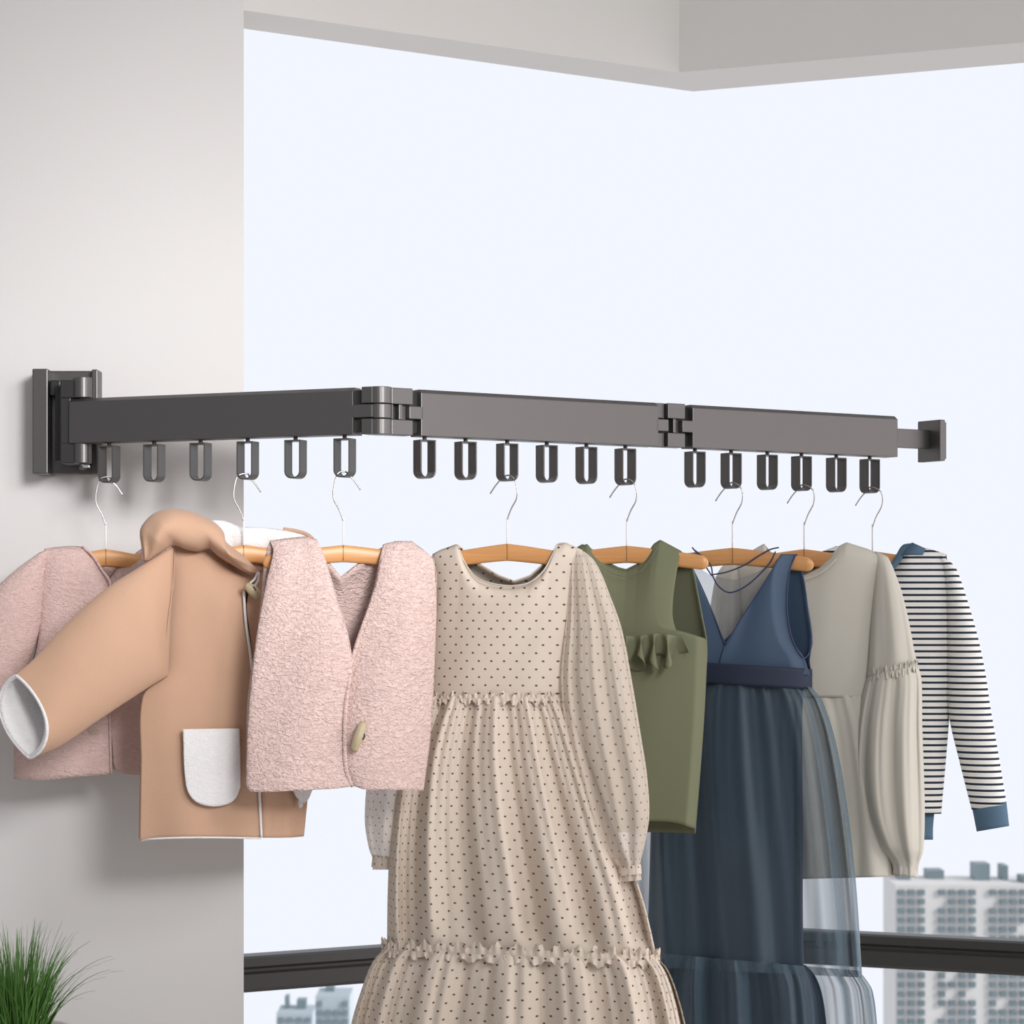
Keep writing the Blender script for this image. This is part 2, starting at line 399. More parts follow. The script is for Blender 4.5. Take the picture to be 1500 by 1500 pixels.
# ------------------------------------------------------------------ garment frames
class Fr:
    def __init__(s, px, yaw, name, label, cat, apex=800, rail_px=None):
        Y = depth_at(rail_px or px); s.yaw = math.radians(yaw)
        s.o = P(px, apex, Y)
        s.ex = Vector((math.cos(s.yaw), math.sin(s.yaw), 0)); s.ny = Vector((-math.sin(s.yaw), math.cos(s.yaw), 0))
        s.root = empty(name, s.o, s.yaw); tag(s.root, label, cat)
    def pt(s, px, py, w):
        d = Vector(((px-CX)/F, 1, (HOR-py)/F))
        t = (s.o.x*s.ny.x+s.o.y*s.ny.y-w)/(d.x*s.ny.x+d.y*s.ny.y)
        p = Vector((0, 0, CH))+d*t-s.o
        return Vector((p.dot(s.ex), -w, p.z))
    def panel(s, mb, top, bot, left, right, wf, ns=48, nt=48, flip=False, smooth=True, disp=None, mi=0):
        """Coons patch between four outlines given as seen; wf(s,t) is how far it stands towards the viewer (m)"""
        T = poly(top, ns); B = cat(bot, ns); L = cat(left, nt); R = cat(right, nt)
        c00, c10, c01, c11 = T[0], T[-1], B[0], B[-1]
        rows, uvs = [], []
        for j in range(nt):
            v = j/(nt-1); r, ur = [], []
            for i in range(ns):
                u = i/(ns-1)
                q = [(1-v)*T[i][k]+v*B[i][k]+(1-u)*L[j][k]+u*R[j][k]-((1-u)*(1-v)*c00[k]+u*(1-v)*c10[k]+(1-u)*v*c01[k]+u*v*c11[k]) for k in (0, 1)]
                if disp:
                    dd = disp(u, v); q[0] += dd[0]; q[1] += dd[1]
                p = s.pt(q[0], q[1], wf(u, v)); r.append(p); ur.append((p.x+5, p.z+5))
            rows.append(r); uvs.append(ur)
        mb.grid(rows, uvs, mi=mi, flip=flip)
    def tube(s, mb, secs, nl=40, na=40, fold=None, a0=0, a1=2*PI, flip=False, uscale=None, lens=1.0):
        """secs: cx,cy,w,ax,ay,b[,tx,ty]: centre, half width vector as seen, half depth (m), skew of the depth axis"""
        secs = [tuple(q)+(0.0,)*(8-len(q)) for q in secs]
        S = cat(secs, nl); rows, uvs = [], []
        full = abs(a1-a0-2*PI) < 1e-6
        n = na if full else na+1
        for j, q in enumerate(S):
            t = j/(nl-1); r, ur = [], []
            for i in range(n):
                th = a0+(a1-a0)*i/na; c_, s_ = math.cos(th), math.sin(th); s_ = math.copysign(abs(s_)**(1+(lens-1)*t), s_)
                fx = fw = 0.0
                if fold: fx, fw = fold(th, t)
                ca = c_*(1+fx)
                r.append(s.pt(q[0]+q[3]*ca+q[6]*s_, q[1]+q[4]*ca+q[7]*s_, q[2]+q[5]*s_+fw))
                hw = math.hypot(q[3], q[4])/900
                us = uscale or hw*1.15
                ur.append(((th-PI/2)*us+5, r[-1].z+5))
            rows.append(r); uvs.append(ur)
        mb.grid(rows, uvs, closed=full, flip=flip)
    def pillow(s, mb, top, bot, T, w0, ns=60, nt=24, wr=None, back=.5):
        for sgn, fl in ((1, False), (-back, True)):
            Tp = cat(top, ns); B = cat(bot, ns); rows = []
            for j in range(nt):
                v = j/(nt-1); r = []
                for i in range(ns):
                    u = i/(ns-1)
                    pf = math.sqrt(max(0, 1-(2*v-1)**2))*min(1, math.sqrt(max(0, math.sin(PI*u)))*1.3)
                    x = Tp[i][0]*(1-v)+B[i][0]*v; y = Tp[i][1]*(1-v)+B[i][1]*v
                    w = w0+sgn*T*pf+(wr(u, v)*pf if wr else 0)
                    r.append(s.pt(x, y, w))
                rows.append(r)
            mb.grid(rows, flip=fl)
    def wire(s, mb, pts, r, n=8, m=24): mb.tube([s.pt(*q) for q in cat(pts, m)], r, n)

def frill(fr, mb, secs_at, h, amp, waves, nv=5, na=260, out=.002, jit=2.0, a0=0, a1=2*PI, seed=1):
    rnd = random.Random(seed); ph = [rnd.uniform(0, 6.28) for _ in range(6)]
    q = tuple(secs_at)+(0.0,)*(8-len(secs_at)); rows = []; uvs = []
    for k in range(nv):
        v = k/(nv-1); r = []; ur = []
        for i in range(na+1):
            th = a0+(a1-a0)*i/na
            wv = math.sin(waves*th+ph[0]+1.3*math.sin(3*th+ph[1]))*.7+.5*math.sin(waves*1.73*th+ph[2])
            yy = h*v*(1+.35*math.sin(waves*.7*th+ph[3]))+jit*v*math.sin(waves*2.3*th+ph[4])
            k2 = 1+.010*v*math.sin(waves*1.4*th+ph[5])
            p = fr.pt(q[0]+q[3]*math.cos(th)*k2*1.006+q[6]*math.sin(th), q[1]+q[4]*math.cos(th)+q[7]*math.sin(th)+yy, q[2]+q[5]*math.sin(th)+(out+amp*v*wv)*(1 if math.sin(th) > 0 else -1))
            r.append(p); ur.append((p.x+5, p.z+5))
        rows.append(r); uvs.append(ur)
    mb.grid(rows, uvs)

def lvl(y, xl, xr, w, b, dy=0): return ((xl+xr)/2, y, w, (xr-xl)/2, dy, b)
def bulge(T, ktop=7.0, side=.45, w0=0.0):
    def f(u, v):
        return w0+T*(math.sin(PI*min(1, max(0, u)))**side if 0 < u < 1 else 0)*(1-math.exp(-ktop*v))
    return f

# ------------------------------------------------------------------ hangers
HN = {}
def hanger(fr, px, apex, half, facing, label, loop_px, loop_bot):
    yaw = fr.yaw
    root = empty('clothes_hanger', fr.o, yaw); tag(root, label, 'clothes hanger', 'wooden hangers on the rack')
    # wooden bar
    rows = []; N = 64
    for j in range(N):
        u = math.sin(PI*(-.5+j/(N-1))); x = px+u*half
        au = abs(u); yc = apex+14+13*au**1.15; hh = 12.8-2.2*au
        e = max(0.0, 1-((au-.90)/.10)**2)**.5 if au > .90 else 1.0
        e = max(e, .05); r = []
        for k in range(14):
            th = 2*PI*k/14; c_, s_ = math.cos(th), math.sin(th)
            cc = math.copysign(abs(c_)**.6, c_); ss = math.copysign(abs(s_)**.6, s_)
            r.append(fr.pt(x, yc+hh*ss*e, .0075*cc*e))
        rows.append(r)
    mb = MB(); mb.grid(rows, closed=True); b0 = len(mb.v)
    mb.f.append(tuple(range(14))); mb.mi.append(0); mb.f.append(tuple(range(b0-14, b0))[::-1]); mb.mi.append(0)
    o = mb.build('wooden_bar', M['wood'], root)
    mb = MB(); fr.wire(mb, [(px, apex+1, .0076), (px, apex+24, .0078)], .0004, 6, 4); mb.build('centre_seam', M['thread'], o)
    f_ = facing; lx, ly = loop_px, loop_bot   # wire runs over the bottom of its loop
    mb = MB(); fr.wire(mb, [(px, apex+8, 0), (px, apex-38, 0)], .0013, 8, 4); mb.build('stem', M['stem'], root)
    mb = MB()
    fr.wire(mb, [(px, apex-34, 0), (px-6*f_, apex-50, 0), (px-14*f_, apex-66, 0), (px-14*f_, apex-82, 0), (px-8*f_, ly-6, 0), (lx, ly-9, 0), (px+9*f_, ly-3, 0), (px+17*f_, ly+6, 0), (px+25*f_, ly+18, 0)], .0013, 8, 48)
    mb.build('hook', M['wire'], root)
    return root
def loopbot(px): Y = depth_at(px); return HOR-(ZBt-.067-CH)*F/Y

# ================================================================== 1 pink jacket by the wall
g = Fr(155, 12, 'fleece_jacket', 'dusty pink fleece jacket hanging beside the wall, behind the tan coat', 'jacket', 803, 160)
hanger(g, 155, 803, 82, 1, 'wooden hanger holding the dusty pink jacket beside the wall', 160, loopbot(160))
def wj(T, ed=.0, off=0.0):
    return lambda u, v: (T*(math.sin(PI*min(1, max(0, .5*u if off == 0 else .5+.5*u)))**.5 if True else 0))*(1-math.exp(-20*v))+.002*math.sin(9*u+3*v)
mb = MB()
g.panel(mb, [(66, 804), (100, 801), (121, 802), (136, 815), (150, 836), (161, 853)], [(22, 1141), (60, 1143), (110, 1138), (163, 1134)],
        [(66, 804), (60, 860), (56, 940), (40, 1000), (24, 1060), (22, 1141)], [(161, 853), (160, 950), (161, 1050), (163, 1134)], wj(.034))
g.panel(mb, [(162, 846), (172, 834), (190, 828), (212, 806), (250, 806)], [(166, 1118), (172, 1130), (205, 1135), (292, 1128)],
        [(162, 846), (161, 950), (162, 1050), (166, 1118)], [(250, 806), (258, 860), (270, 960), (290, 1060), (292, 1128)], lambda u, v: wj(.030, off=1)(u, v)-.002)
g.panel(mb, [(66, 804), (100, 801), (121, 802), (140, 822), (162, 830), (185, 822), (208, 804), (250, 806)], [(22, 1138), (150, 1128), (292, 1128)],
        [(66, 804), (60, 860), (56, 940), (40, 1000), (24, 1060), (22, 1138)], [(250, 806), (258, 860), (270, 960), (290, 1060), (292, 1128)], bulge(-.03), flip=True)
bj = mb.build('body', M['pinkb'], g.root); solid(bj, .005)
mb = MB(); g.tube(mb, [lvl(808, 58, 72, .0, .005, -3), lvl(830, 24, 68, .0, .016, -6), lvl(862, -8, 64, .002, .024, -6), lvl(925, -40, 57, .004, .028, -6), (-10, 1000, .008, 42, -8, .027), (-30, 1062, .012, 32, -8, .025)], 50, 36)
o = mb.build('sleeve', M['pinkb'], g.root); solid(o, .004)
mb = MB(); g.tube(mb, [(252, 842, .0, 20, 34, .012), (266, 880, -.002, 34, 14, .022), (280, 940, -.004, 32, 6, .024), (292, 1010, -.006, 28, 4, .022), (300, 1080, -.008, 25, 2, .02)], 40, 32)
o = mb.build('sleeve', M['pinkb'], g.root); solid(o, .004)
mb = MB(); g.wire(mb, [(121, 801, .004), (136, 814, .014), (150, 836, .022), (161, 853, .03), (160, 950, .0365), (161, 1050, .037), (163, 1133, .037)], .0022, 8, 60); mb.build('edge_binding', M['pinkb'], g.root)
mb = MB(); g.wire(mb, [(128, 1070, .036), (136, 1074, .038), (144, 1070, .036)], .0016, 8, 12); mb.build('snap_button', M['toggle'], g.root)

# ================================================================== 2 tan coat
g = Fr(357, 17, 'hooded_coat', 'tan suede hooded coat with white fleece pockets and lining, one sleeve swung out left', 'coat', 797, 363)
hanger(g, 357, 797, 96, 1, 'wooden hanger inside the tan hooded coat', 363, loopbot(363))
mb = MB()
def wc(u, v): return .042*(1-math.exp(-18*v))*(math.sin(PI*(.04+.5*u))**.6)+.0035*math.sin(5*u+4*v)+.004*math.sin(11*u-2.5*v)*v
g.panel(mb, [(252, 800), (270, 800), (310, 806), (345, 834), (376, 846)], [(205, 1232), (222, 1229), (270, 1227), (330, 1227), (382, 1227)],
        [(252, 800), (250, 850), (240, 930), (238, 985), (209, 1022), (207, 1120), (205, 1232)], [(376, 846), (358, 870), (362, 920), (371, 1000), (376, 1100), (382, 1227)], wc, 70, 70)
g.panel(mb, [(379, 842), (400, 820), (440, 800), (462, 800)], [(384, 1227), (420, 1227), (444, 1225)],
        [(379, 842), (362, 880), (366, 930), (374, 1000), (379, 1100), (384, 1227)], [(462, 800), (468, 880), (474, 980), (456, 1080), (450, 1160), (444, 1225)], lambda u, v: wc(1-u, v)-.003, 50, 70)
g.panel(mb, [(252, 800), (300, 797), (330, 806), (370, 812), (410, 800), (462, 800)], [(205, 1228), (330, 1222), (444, 1222)],
        [(252, 800), (250, 850), (240, 930), (238, 985), (209, 1022), (207, 1120), (205, 1228)], [(462, 800), (468, 880), (474, 980), (456, 1080), (450, 1160), (444, 1222)], bulge(-.035), 60, 60, flip=True)
o = mb.build('body', M['tan'], g.root); solid(o, .004)
# swung-out sleeve
mb = MB()
slv = [(250, 895, .022, -4, 94, .012), (222, 912, .034, 11, 84, .032), (175, 942, .042, 20, 78, .040), (120, 985, .05, 22, 70, .040, 6, 0), (70, 1028, .058, 17, 64, .038, 18, 3), (34, 1050, .064, 10, 60, .036, 34, 8)]
g.tube(mb, slv, 60, 56, lens=1.6)
o = mb.build('sleeve', M['tan'], g.root); solid(o, .003)
mb = MB()
sl2 = [(150, 962, .046, 18, 66, .034), (110, 993, .052, 19, 62, .034, 8, 0), (68, 1029, .058, 14, 59, .033, 18, 3), (33, 1050, .0645, 9, 57, .034, 32, 7)]
g.tube(mb, sl2, 40, 56, flip=True, lens=1.6)
lo = mb.build('sleeve_lining', M['white'], o); tag(lo, 'white fleece sleeve lining'); solid(lo, .003)
mb = MB(); q = slv[-1]; pts = []
for i in range(61):
    th = 2*PI*i/60; sn = math.copysign(abs(math.sin(th))**1.6, math.sin(th)); pts.append(g.pt(q[0]+q[3]*math.cos(th)+q[6]*sn, q[1]+q[4]*math.cos(th)+q[7]*sn, q[2]+q[5]*sn))
mb.tube(pts, .0028, 8); mb.build('cuff_binding', M['white'], o)
mb = MB(); g.tube(mb, [(466, 850, -.008, 18, 42, .012), (474, 920, -.014, 26, 8, .02), (472, 1010, -.016, 24, 4, .022), (468, 1090, -.018, 22, 2, .02)], 40, 32)
o = mb.build('sleeve', M['tan'], g.root); solid(o, .003)
# armhole seam, piping, pockets
mb = MB(); g.wire(mb, [(256, 801, .012), (254, 850, .031), (247, 905, .044), (243, 950, .040), (239, 985, .028)], .0009, 6, 40); mb.build('armhole_seam', M['tan'], g.root)
mb = MB(); g.wire(mb, [(357, 866, .040), (360, 910, .0475), (367, 960, .050), (372, 1010, .050), (377, 1100, .051), (383, 1227, .051)], .0022, 8, 60); mb.build('front_piping', M['white'], g.root)
mb = MB(); g.wire(mb, [(206, 1232, .006), (222, 1229, .030), (270, 1227, .045), (330, 1227, .050), (382, 1228, .050)], .0016, 8, 60); mb.build('hem_binding', M['white'], g.root)
def pocket(x0, x1, y0, y1, w0, w1, lb, bx=0):
    mb = MB(); cxp = (x0+x1)/2
    g.panel(mb, [(x0, y0+1), (x1, y0)], [(x0+5, y1-32), (x0+9, y1-18), (x0+20, y1-6), (cxp, y1), (x1-18, y1-3), (x1-6, y1-12), (x1+1, y1-28)], [(x0, y0+1), (x0+2, (y0+y1)/2), (x0+5, y1-32)], [(x1, y0), (x1+1, (y0+y1)/2), (x1+1, y1-28)],
            lambda u, v: w0+(w1-w0)*u+.003*math.sin(PI*u)*math.sin(PI*v), 30, 30)
    o = mb.build('pocket', M['white'], g.root); solid(o, .004); tag(o, lb)
pocket(268, 351, 1067, 1181, .0475, .0545, 'white fleece patch pocket')
pocket(424, 456, 1080, 1184, .042, .030, 'white fleece patch pocket')
# hood folded as a collar
mb = MB()
top = [(211, 823), (207, 801), (205, 777), (213, 763), (227, 751), (248, 745), (275, 748), (299, 757), (317, 767), (328, 780), (331, 793), (344, 804), (360, 817), (379, 836)]
bot = [(211, 823), (217, 822), (227, 815), (245, 804), (256, 799), (272, 805), (291, 808), (307, 804), (313, 809), (320, 815), (336, 825), (355, 836), (368, 841), (378, 840)]
g.pillow(mb, top, bot, .045, .024, 90, 30, wr=lambda u, v: .006*math.sin(16*u+5*v)*math.sin(PI*v)+.004*math.sin(7*v+20*u), back=.35)
ho = mb.build('hood', M['tan'], g.root, merge=.0002)
mb = MB()
g.pillow(mb, [(296, 762), (325, 762), (352, 771), (372, 772), (400, 774), (430, 779), (452, 786), (466, 800)], [(300, 800), (330, 806), (352, 808), (374, 806), (400, 806), (430, 806), (452, 806), (466, 802)], .012, -.024, 60, 18, wr=lambda u, v: .004*math.sin(22*u), back=.8)
o = mb.build('hood_lining', M['white'], ho, merge=.0002); tag(o, 'white fleece hood lining')
mb = MB(); g.wire(mb, [(415, 775, -.024), (435, 778, -.022), (452, 784, -.02), (465, 798, -.018)], .003, 8, 30); mb.build('hood_edge', M['tan'], ho)
# toggle on its cord
mb = MB(); g.wire(mb, [(378, 838, .05), (373, 848, .056), (366, 855, .058), (364, 861, .058)], .0018, 8, 20); g.wire(mb, [(379, 838, .05), (378, 850, .056), (372, 860, .058)], .0018, 8, 20)
co = mb.build('toggle_cord', M['white'], g.root)
mb = MB(); mb.tube([g.pt(*q) for q in cat([(361, 857, .06), (366, 861, .063), (373, 867, .063), (379, 875, .06)], 14)], lambda t: .0055+.0035*math.sin(PI*t), 14)
o = mb.build('toggle', M['toggle'], g.root); tag(o, 'cream horn toggle')
mb = MB(); g.wire(mb, [(371, 859, .0725), (375, 865, .0725)], .0012, 6, 6); mb.build('toggle_stitch', M['thread'], o)

# ================================================================== 3 pink vest
g = Fr(503, 14, 'fleece_vest', 'pale pink sleeveless fleece vest with a horn toggle, in front of the tan coat', 'vest', 797, 505)
hanger(g, 503, 797, 118, 1, 'wooden hanger holding the pale pink sleeveless vest', 505, loopbot(505))
mb = MB()
g.panel(mb, [(396, 794), (420, 791), (448, 788), (462, 792)], [(363, 1150), (368, 1159), (430, 1158), (490, 1155), (516, 1152)],
        [(396, 794), (402, 808), (393, 850), (378, 930), (368, 1020), (364, 1090), (363, 1150)], [(462, 792), (472, 815), (492, 880), (508, 935), (513, 975), (506, 1040), (505, 1100), (507, 1132), (516, 1152)],
        lambda u, v: (1-math.exp(-14*v))*(.030+.014*math.sin(PI*u)**.7+.012*u*math.exp(-((v-.5)/.4)**2))+.003*math.sin(7*u+5*v), 60, 90)
g.panel(mb, [(564, 799), (580, 795), (602, 795), (633, 818)], [(519, 1150), (535, 1156), (570, 1157), (618, 1158)],
        [(564, 799), (560, 815), (550, 865), (524, 940), (510, 990), (506, 1060), (508, 1120), (519, 1150)], [(633, 818), (637, 880), (634, 980), (628, 1080), (618, 1158)],
        lambda u, v: (1-math.exp(-14*v))*(.030+.014*math.sin(PI*u)**.7-.028*u**3)+.003*math.sin(6*u+7*v+1), 60, 90)
g.panel(mb, [(396, 794), (420, 791), (448, 788), (462, 792), (480, 825), (499, 848), (512, 838), (545, 812), (575, 796), (602, 795), (633, 818)], [(366, 1148), (430, 1148), (500, 1146), (560, 1148), (618, 1152)],
        [(396, 794), (389, 830), (386, 870), (379, 930), (366, 1020), (364, 1090), (366, 1148)], [(633, 818), (637, 880), (634, 980), (628, 1080), (618, 1152)],
        bulge(-.030, 14, .4), 80, 60, flip=True)
# side gussets close the lower body
mb2 = mb
o = mb.build('body', M['pink'], g.root); solid(o, .007)
mb = MB(); g.wire(mb, [(398, 793, .0), (392, 812, -.004), (388, 850, -.006), (383, 900, -.006), (376, 950, -.003)], .003, 8, 40)
g.wire(mb, [(400, 797, .004), (404, 812, .018), (395, 850, .03), (380, 930, .033), (370, 1010, .033)], .003, 8, 40); mb.build('armhole_binding', M['pink'], g.root)
mb = MB(); g.wire(mb, [(462, 792, .004), (472, 815, .02), (492, 880, .034), (508, 935, .04), (513, 975, .043), (506, 1040, .044), (505, 1100, .040), (508, 1132, .036), (517, 1152, .034)], .0036, 8, 60)
g.wire(mb, [(564, 799, .004), (560, 815, .018), (550, 865, .030), (524, 940, .033), (510, 990, .034), (506, 1060, .034), (508, 1120, .034), (519, 1150, .034)], .0036, 8, 60)
mb.build('front_binding', M['pink'], g.root)
mb = MB(); mb.tube([g.pt(*q) for q in cat([(532, 1060, .052), (528, 1070, .058), (523, 1085, .058), (519, 1098, .052)], 16)], lambda t: .0062+.0012*math.sin(PI*t), 14)
o = mb.build('toggle', M['toggle'], g.root); tag(o, 'cream horn toggle')
mb = MB(); g.wire(mb, [(531, 1071, .060), (534, 1078, .060), (531, 1084, .060)], .0014, 6, 10); mb.build('toggle_stitch', M['thread'], o)

# ================================================================== 4 dotted dress
g = Fr(743, -17, 'dotted_dress', 'long cream dress with brown dots, sheer sleeves and gathered tiers, on the nearest long hanger', 'dress', 795, 743)
g.root['label'] = 'long cream dress with small brown dots, puffed sleeves and gathered tiers'
hanger(g, 743, 795, 98, -1, 'wooden hanger holding the cream dotted dress', 743, loopbot(743))
Ld = [(634, 812), (640, 860), (637, 940), (633, 1000), (630, 1024)]
Rd = [(853, 806), (838, 850), (833, 905), (826, 960), (826, 1000), (826, 1024)]
mb = MB()
g.panel(mb, [(634, 812), (645, 806), (668, 798), (672, 801), (678, 818), (688, 835), (700, 847), (722, 855), (750, 858), (776, 853), (796, 836), (808, 815), (815, 798), (828, 795), (853, 806)],
        [(630, 1024), (690, 1028), (760, 1029), (826, 1024)], Ld, Rd, lambda u, v: bulge(.036, 24, .4)(u, v)+.0015*math.sin(12*u+6*v), 100, 50)
g.panel(mb, [(634, 812), (645, 806), (670, 797), (700, 824), (730, 842), (753, 851), (776, 843), (800, 822), (818, 796), (828, 795), (853, 806)],
        [(630, 1024), (740, 1022), (826, 1024)], Ld, Rd, bulge(-.034, 24, .4), 80, 40, flip=True)
o = mb.build('bodice', M['dress'], g.root, merge=.0003); solid(o, .0018)
def pleats(n, A0, A1, seed, sil=.018, end=0.0):
    rnd = random.Random(seed); p = [rnd.uniform(0, 6.28) for _ in range(8)]
    am = [rnd.uniform(.5, 1.2) for _ in range(64)]
    def f(th, t):
        A = (A0+(A1-A0)*t)*(1-end*sm(.86, 1.0, t))
        x = n*th+p[0]+.9*math.sin(2*th+p[1])+.35*math.sin(2.1*t+p[2])+.5*math.sin(5*th+p[6])
        k = am[int((x/(2*PI)) % 64)]*.35+.75
        s1 = math.sin(x); s1 = math.copysign(abs(s1)**.8, s1)
        wv = s1*k+.45*math.sin(2.37*n*th+p[3]+1.1*t)*(1-.55*t)+.22*math.sin(4.9*n*th+p[4])*(1-t)
        return sil*t*math.sin(3*th+p[5]+2*t), A*wv
    return f
mb = MB()
sk = [(728, 1020, 0, 98, 0, .036), (727, 1060, 0, 118, 0, .046), (728, 1120, 0, 140, 1, .054), (738, 1220, 0, 166, 2, .064), (752, 1310, 0, 186, 4, .070), (763, 1402, 0, 198, 8, .076)]
g.tube(mb, sk, 70, 300, pleats(11, .007, .020, 3, end=.8), uscale=.19)
o = mb.build('skirt', M['dress'], g.root); solid(o, .0012)
mb = MB()
sk2 = [(763, 1394, 0, 196, 6, .074), (762, 1412, 0, 214, 6, .084), (761, 1450, 0, 230, 6, .092), (759, 1510, 0, 246, 6, .098), (758, 1640, 0, 262, 6, .102)]
g.tube(mb, sk2, 50, 320, pleats(15, .009, .020, 8), uscale=.24)
o2 = mb.build('skirt_tier', M['dress'], g.root); solid(o2, .0012)
mb = MB(); frill(g, mb, (728, 1025, 0, 97, 0, .042), -9, .003, 44, na=560, seed=2); frill(g, mb, (728, 1023, 0, 99, 0, .043), 8, .004, 50, na=560, jit=1, seed=5)
mb.build('waist_frill', M['dress'], g.root)
mb = MB(); frill(g, mb, (763, 1402, 0, 202, 8, .086), -15, .004, 60, na=800, seed=3); frill(g, mb, (763, 1400, 0, 204, 8, .087), 10, .005, 56, na=800, jit=1, seed=4)
mb.build('tier_frill', M['dress'], g.root)
# sleeves
def slf(n, A, seed, top=.3):
    f = pleats(n, A*top, A, seed, .03)
    return lambda th, t: (f(th, t)[0], f(th, t)[1]*math.sin(PI*min(1, t*1.05))**.5 if t < .952 else f(th, t)[1]*.3)
mb = MB()
g.tube(mb, [lvl(806, 842, 856, .0, .004, 2), lvl(815, 838, 868, .002, .012, 3), lvl(835, 834, 880, .004, .020, 3), lvl(870, 832, 893, .004, .027), lvl(920, 828, 911, .006, .033), lvl(1000, 822, 927, .010, .040), lvl(1080, 831, 940, .014, .042, -2), lvl(1140, 846, 949, .016, .042, -3), lvl(1200, 863, 952, .018, .040, -4), lvl(1245, 884, 944, .018, .030, -4), (922, 1270, .018, 16, -3, .016), (922, 1291, .018, 18, -2, .018)], 90, 130, slf(6, .009, 11), uscale=.06)
mb.build('sleeve', M['dress_sheer'], g.root)
mb = MB()
g.tube(mb, [lvl(812, 633, 645, -.002, .004, -2), lvl(835, 618, 646, -.004, .016), lvl(870, 604, 646, -.006, .022), lvl(950, 580, 643, -.008, .030), lvl(1040, 556, 634, -.012, .034), lvl(1130, 540, 618, -.014, .036), lvl(1200, 535, 605, -.016, .034), lvl(1243, 541, 592, -.016, .026), lvl(1260, 547, 581, -.016, .015), lvl(1274, 546, 582, -.016, .016)], 90, 130, slf(6, .008, 12), uscale=.06)
mb.build('sleeve', M['dress_sheer'], g.root)
mb = MB(); g.tube(mb, [(922, 1268, .018, 17, -2, .017), (922, 1282, .018, 18, -2, .018)], 4, 40, uscale=.03); o = mb.build('cuff', M['dress'], g.root)
mb = MB(); g.tube(mb, [(563, 1254, -.016, 17, 3, .016), (563, 1273, -.016, 19, 3, .018)], 4, 40, uscale=.03); o = mb.build('cuff', M['dress'], g.root)
mb = MB(); g.wire(mb, [(671, 799, .002), (678, 818, .012), (688, 835, .021), (700, 847, .027), (722, 855, .033), (750, 858, .035), (776, 853, .034), (796, 836, .027), (808, 815, .018), (816, 797, .006)], .0012, 6, 60); mb.build('neck_binding', M['cream'], g.root)

# ================================================================== 5 green sleeveless top
g = Fr(918, -17, 'green_top', 'olive green sleeveless top with a gathered frill across the chest', 'top', 798, 916)
hanger(g, 918, 798, 120, -1, 'wooden hanger holding the olive green sleeveless top', 916, loopbot(916))
mb = MB()
g.panel(mb, [(838, 806), (860, 797), (872, 812), (888, 826), (905, 833), (918, 835), (935, 826), (949, 810), (958, 797), (967, 791), (997, 807)], [(812, 1200), (880, 1204), (955, 1203), (988, 1205), (1018, 1214)],
        [(838, 806), (842, 870), (838, 915), (808, 936), (812, 1050), (812, 1200)], [(997, 807), (989, 850), (985, 885), (986, 910), (995, 930), (1020, 938), (1034, 937), (1034, 990), (1029, 1080), (1018, 1214)],
        lambda u, v: (1-math.exp(-9*v))*(.030+.018*math.sin(PI*u)**.6-.022*sm(.93, 1.0, u)*sm(.3, .45, v))+.002*math.sin(8*u+5*v), 90, 80)
g.panel(mb, [(838, 806), (853, 797), (870, 806), (888, 822), (905, 831), (917, 834), (933, 826), (948, 810), (967, 791), (997, 807)], [(812, 1214), (880, 1219), (955, 1219), (1018, 1221)],
        [(838, 806), (830, 870), (815, 915), (808, 936), (812, 1050), (812, 1214)], [(997, 807), (1013, 828), (1022, 868), (1029, 905), (1035, 940), (1034, 990), (1029, 1080), (1018, 1221)],
        bulge(-.034, 9, .35), 80, 70, flip=True)
o = mb.build('body', M['green'], g.root); solid(o, .002)
# chest frill
rows = []; rnd = random.Random(4)
for k in range(9):
    v = k/8; r = []
    for i in range(240):
        u = i/239; x = 838+162*u
        wv = math.sin(2*PI*7*u+1.2*math.sin(9*u))
        y0 = 930+2*math.sin(14*u)
        yy = y0+(41+7*math.sin(2*PI*7*u+1.4)+4*math.sin(37*u))*v*(1-.45*sm(.9, 1, u))
        r.append(g.pt(x+11*v*math.cos(2*PI*7*u+1.2*math.sin(9*u)), yy, .062-.016*sm(.82, 1, u)+v*.006+(.004+.013*v)*wv*(1-.5*sm(.9, 1, u))))
    rows.append(r)
mb = MB(); mb.grid(rows); o = mb.build('chest_frill', M['green'], g.root); solid(o, .0014)
mb = MB(); g.wire(mb, [(880, 830, .026), (900, 841, .032), (918, 844, .036), (938, 836, .034), (952, 820, .026), (962, 803, .016)], .0006, 6, 50); mb.build('neck_stitching', M['green'], g.root)

# ================================================================== 6 navy tulle dress
g = Fr(1073, -17, 'tulle_dress', 'dark blue sleeveless dress with deep V front, thin cords and a sheer tulle skirt', 'dress', 801, 1071)
hanger(g, 1073, 801, 119, -1, 'wooden hanger holding the dark blue tulle dress, its right tip bare', 1071, loopbot(1071))
mb = MB()
Rn = [(1166, 812), (1157, 835), (1153, 870), (1154, 905), (1162, 940), (1178, 964), (1186, 990)]
g.panel(mb, [(1062, 944), (1075, 925), (1100, 884), (1124, 846), (1138, 822), (1145, 812), (1166, 812)], [(1052, 982), (1120, 980), (1188, 990)], [(1062, 944), (1056, 962), (1052, 982)], Rn,
        lambda u, v: (1-math.exp(-9*(v+.6*(1-u))))*(.036-.012*sm(.8, 1, u))+.0015*math.sin(9*u+4*v), 70, 60)
g.panel(mb, [(985, 816), (1000, 812), (1012, 826), (1026, 856), (1045, 900), (1064, 944)], [(968, 985), (1010, 982), (1056, 984)], [(985, 816), (992, 860), (985, 910), (962, 950), (966, 985)], [(1064, 944), (1060, 962), (1056, 984)],
        lambda u, v: (1-math.exp(-9*(v+.6*u)))*(.034-.012*sm(.8, 1, 1-u)), 50, 60)
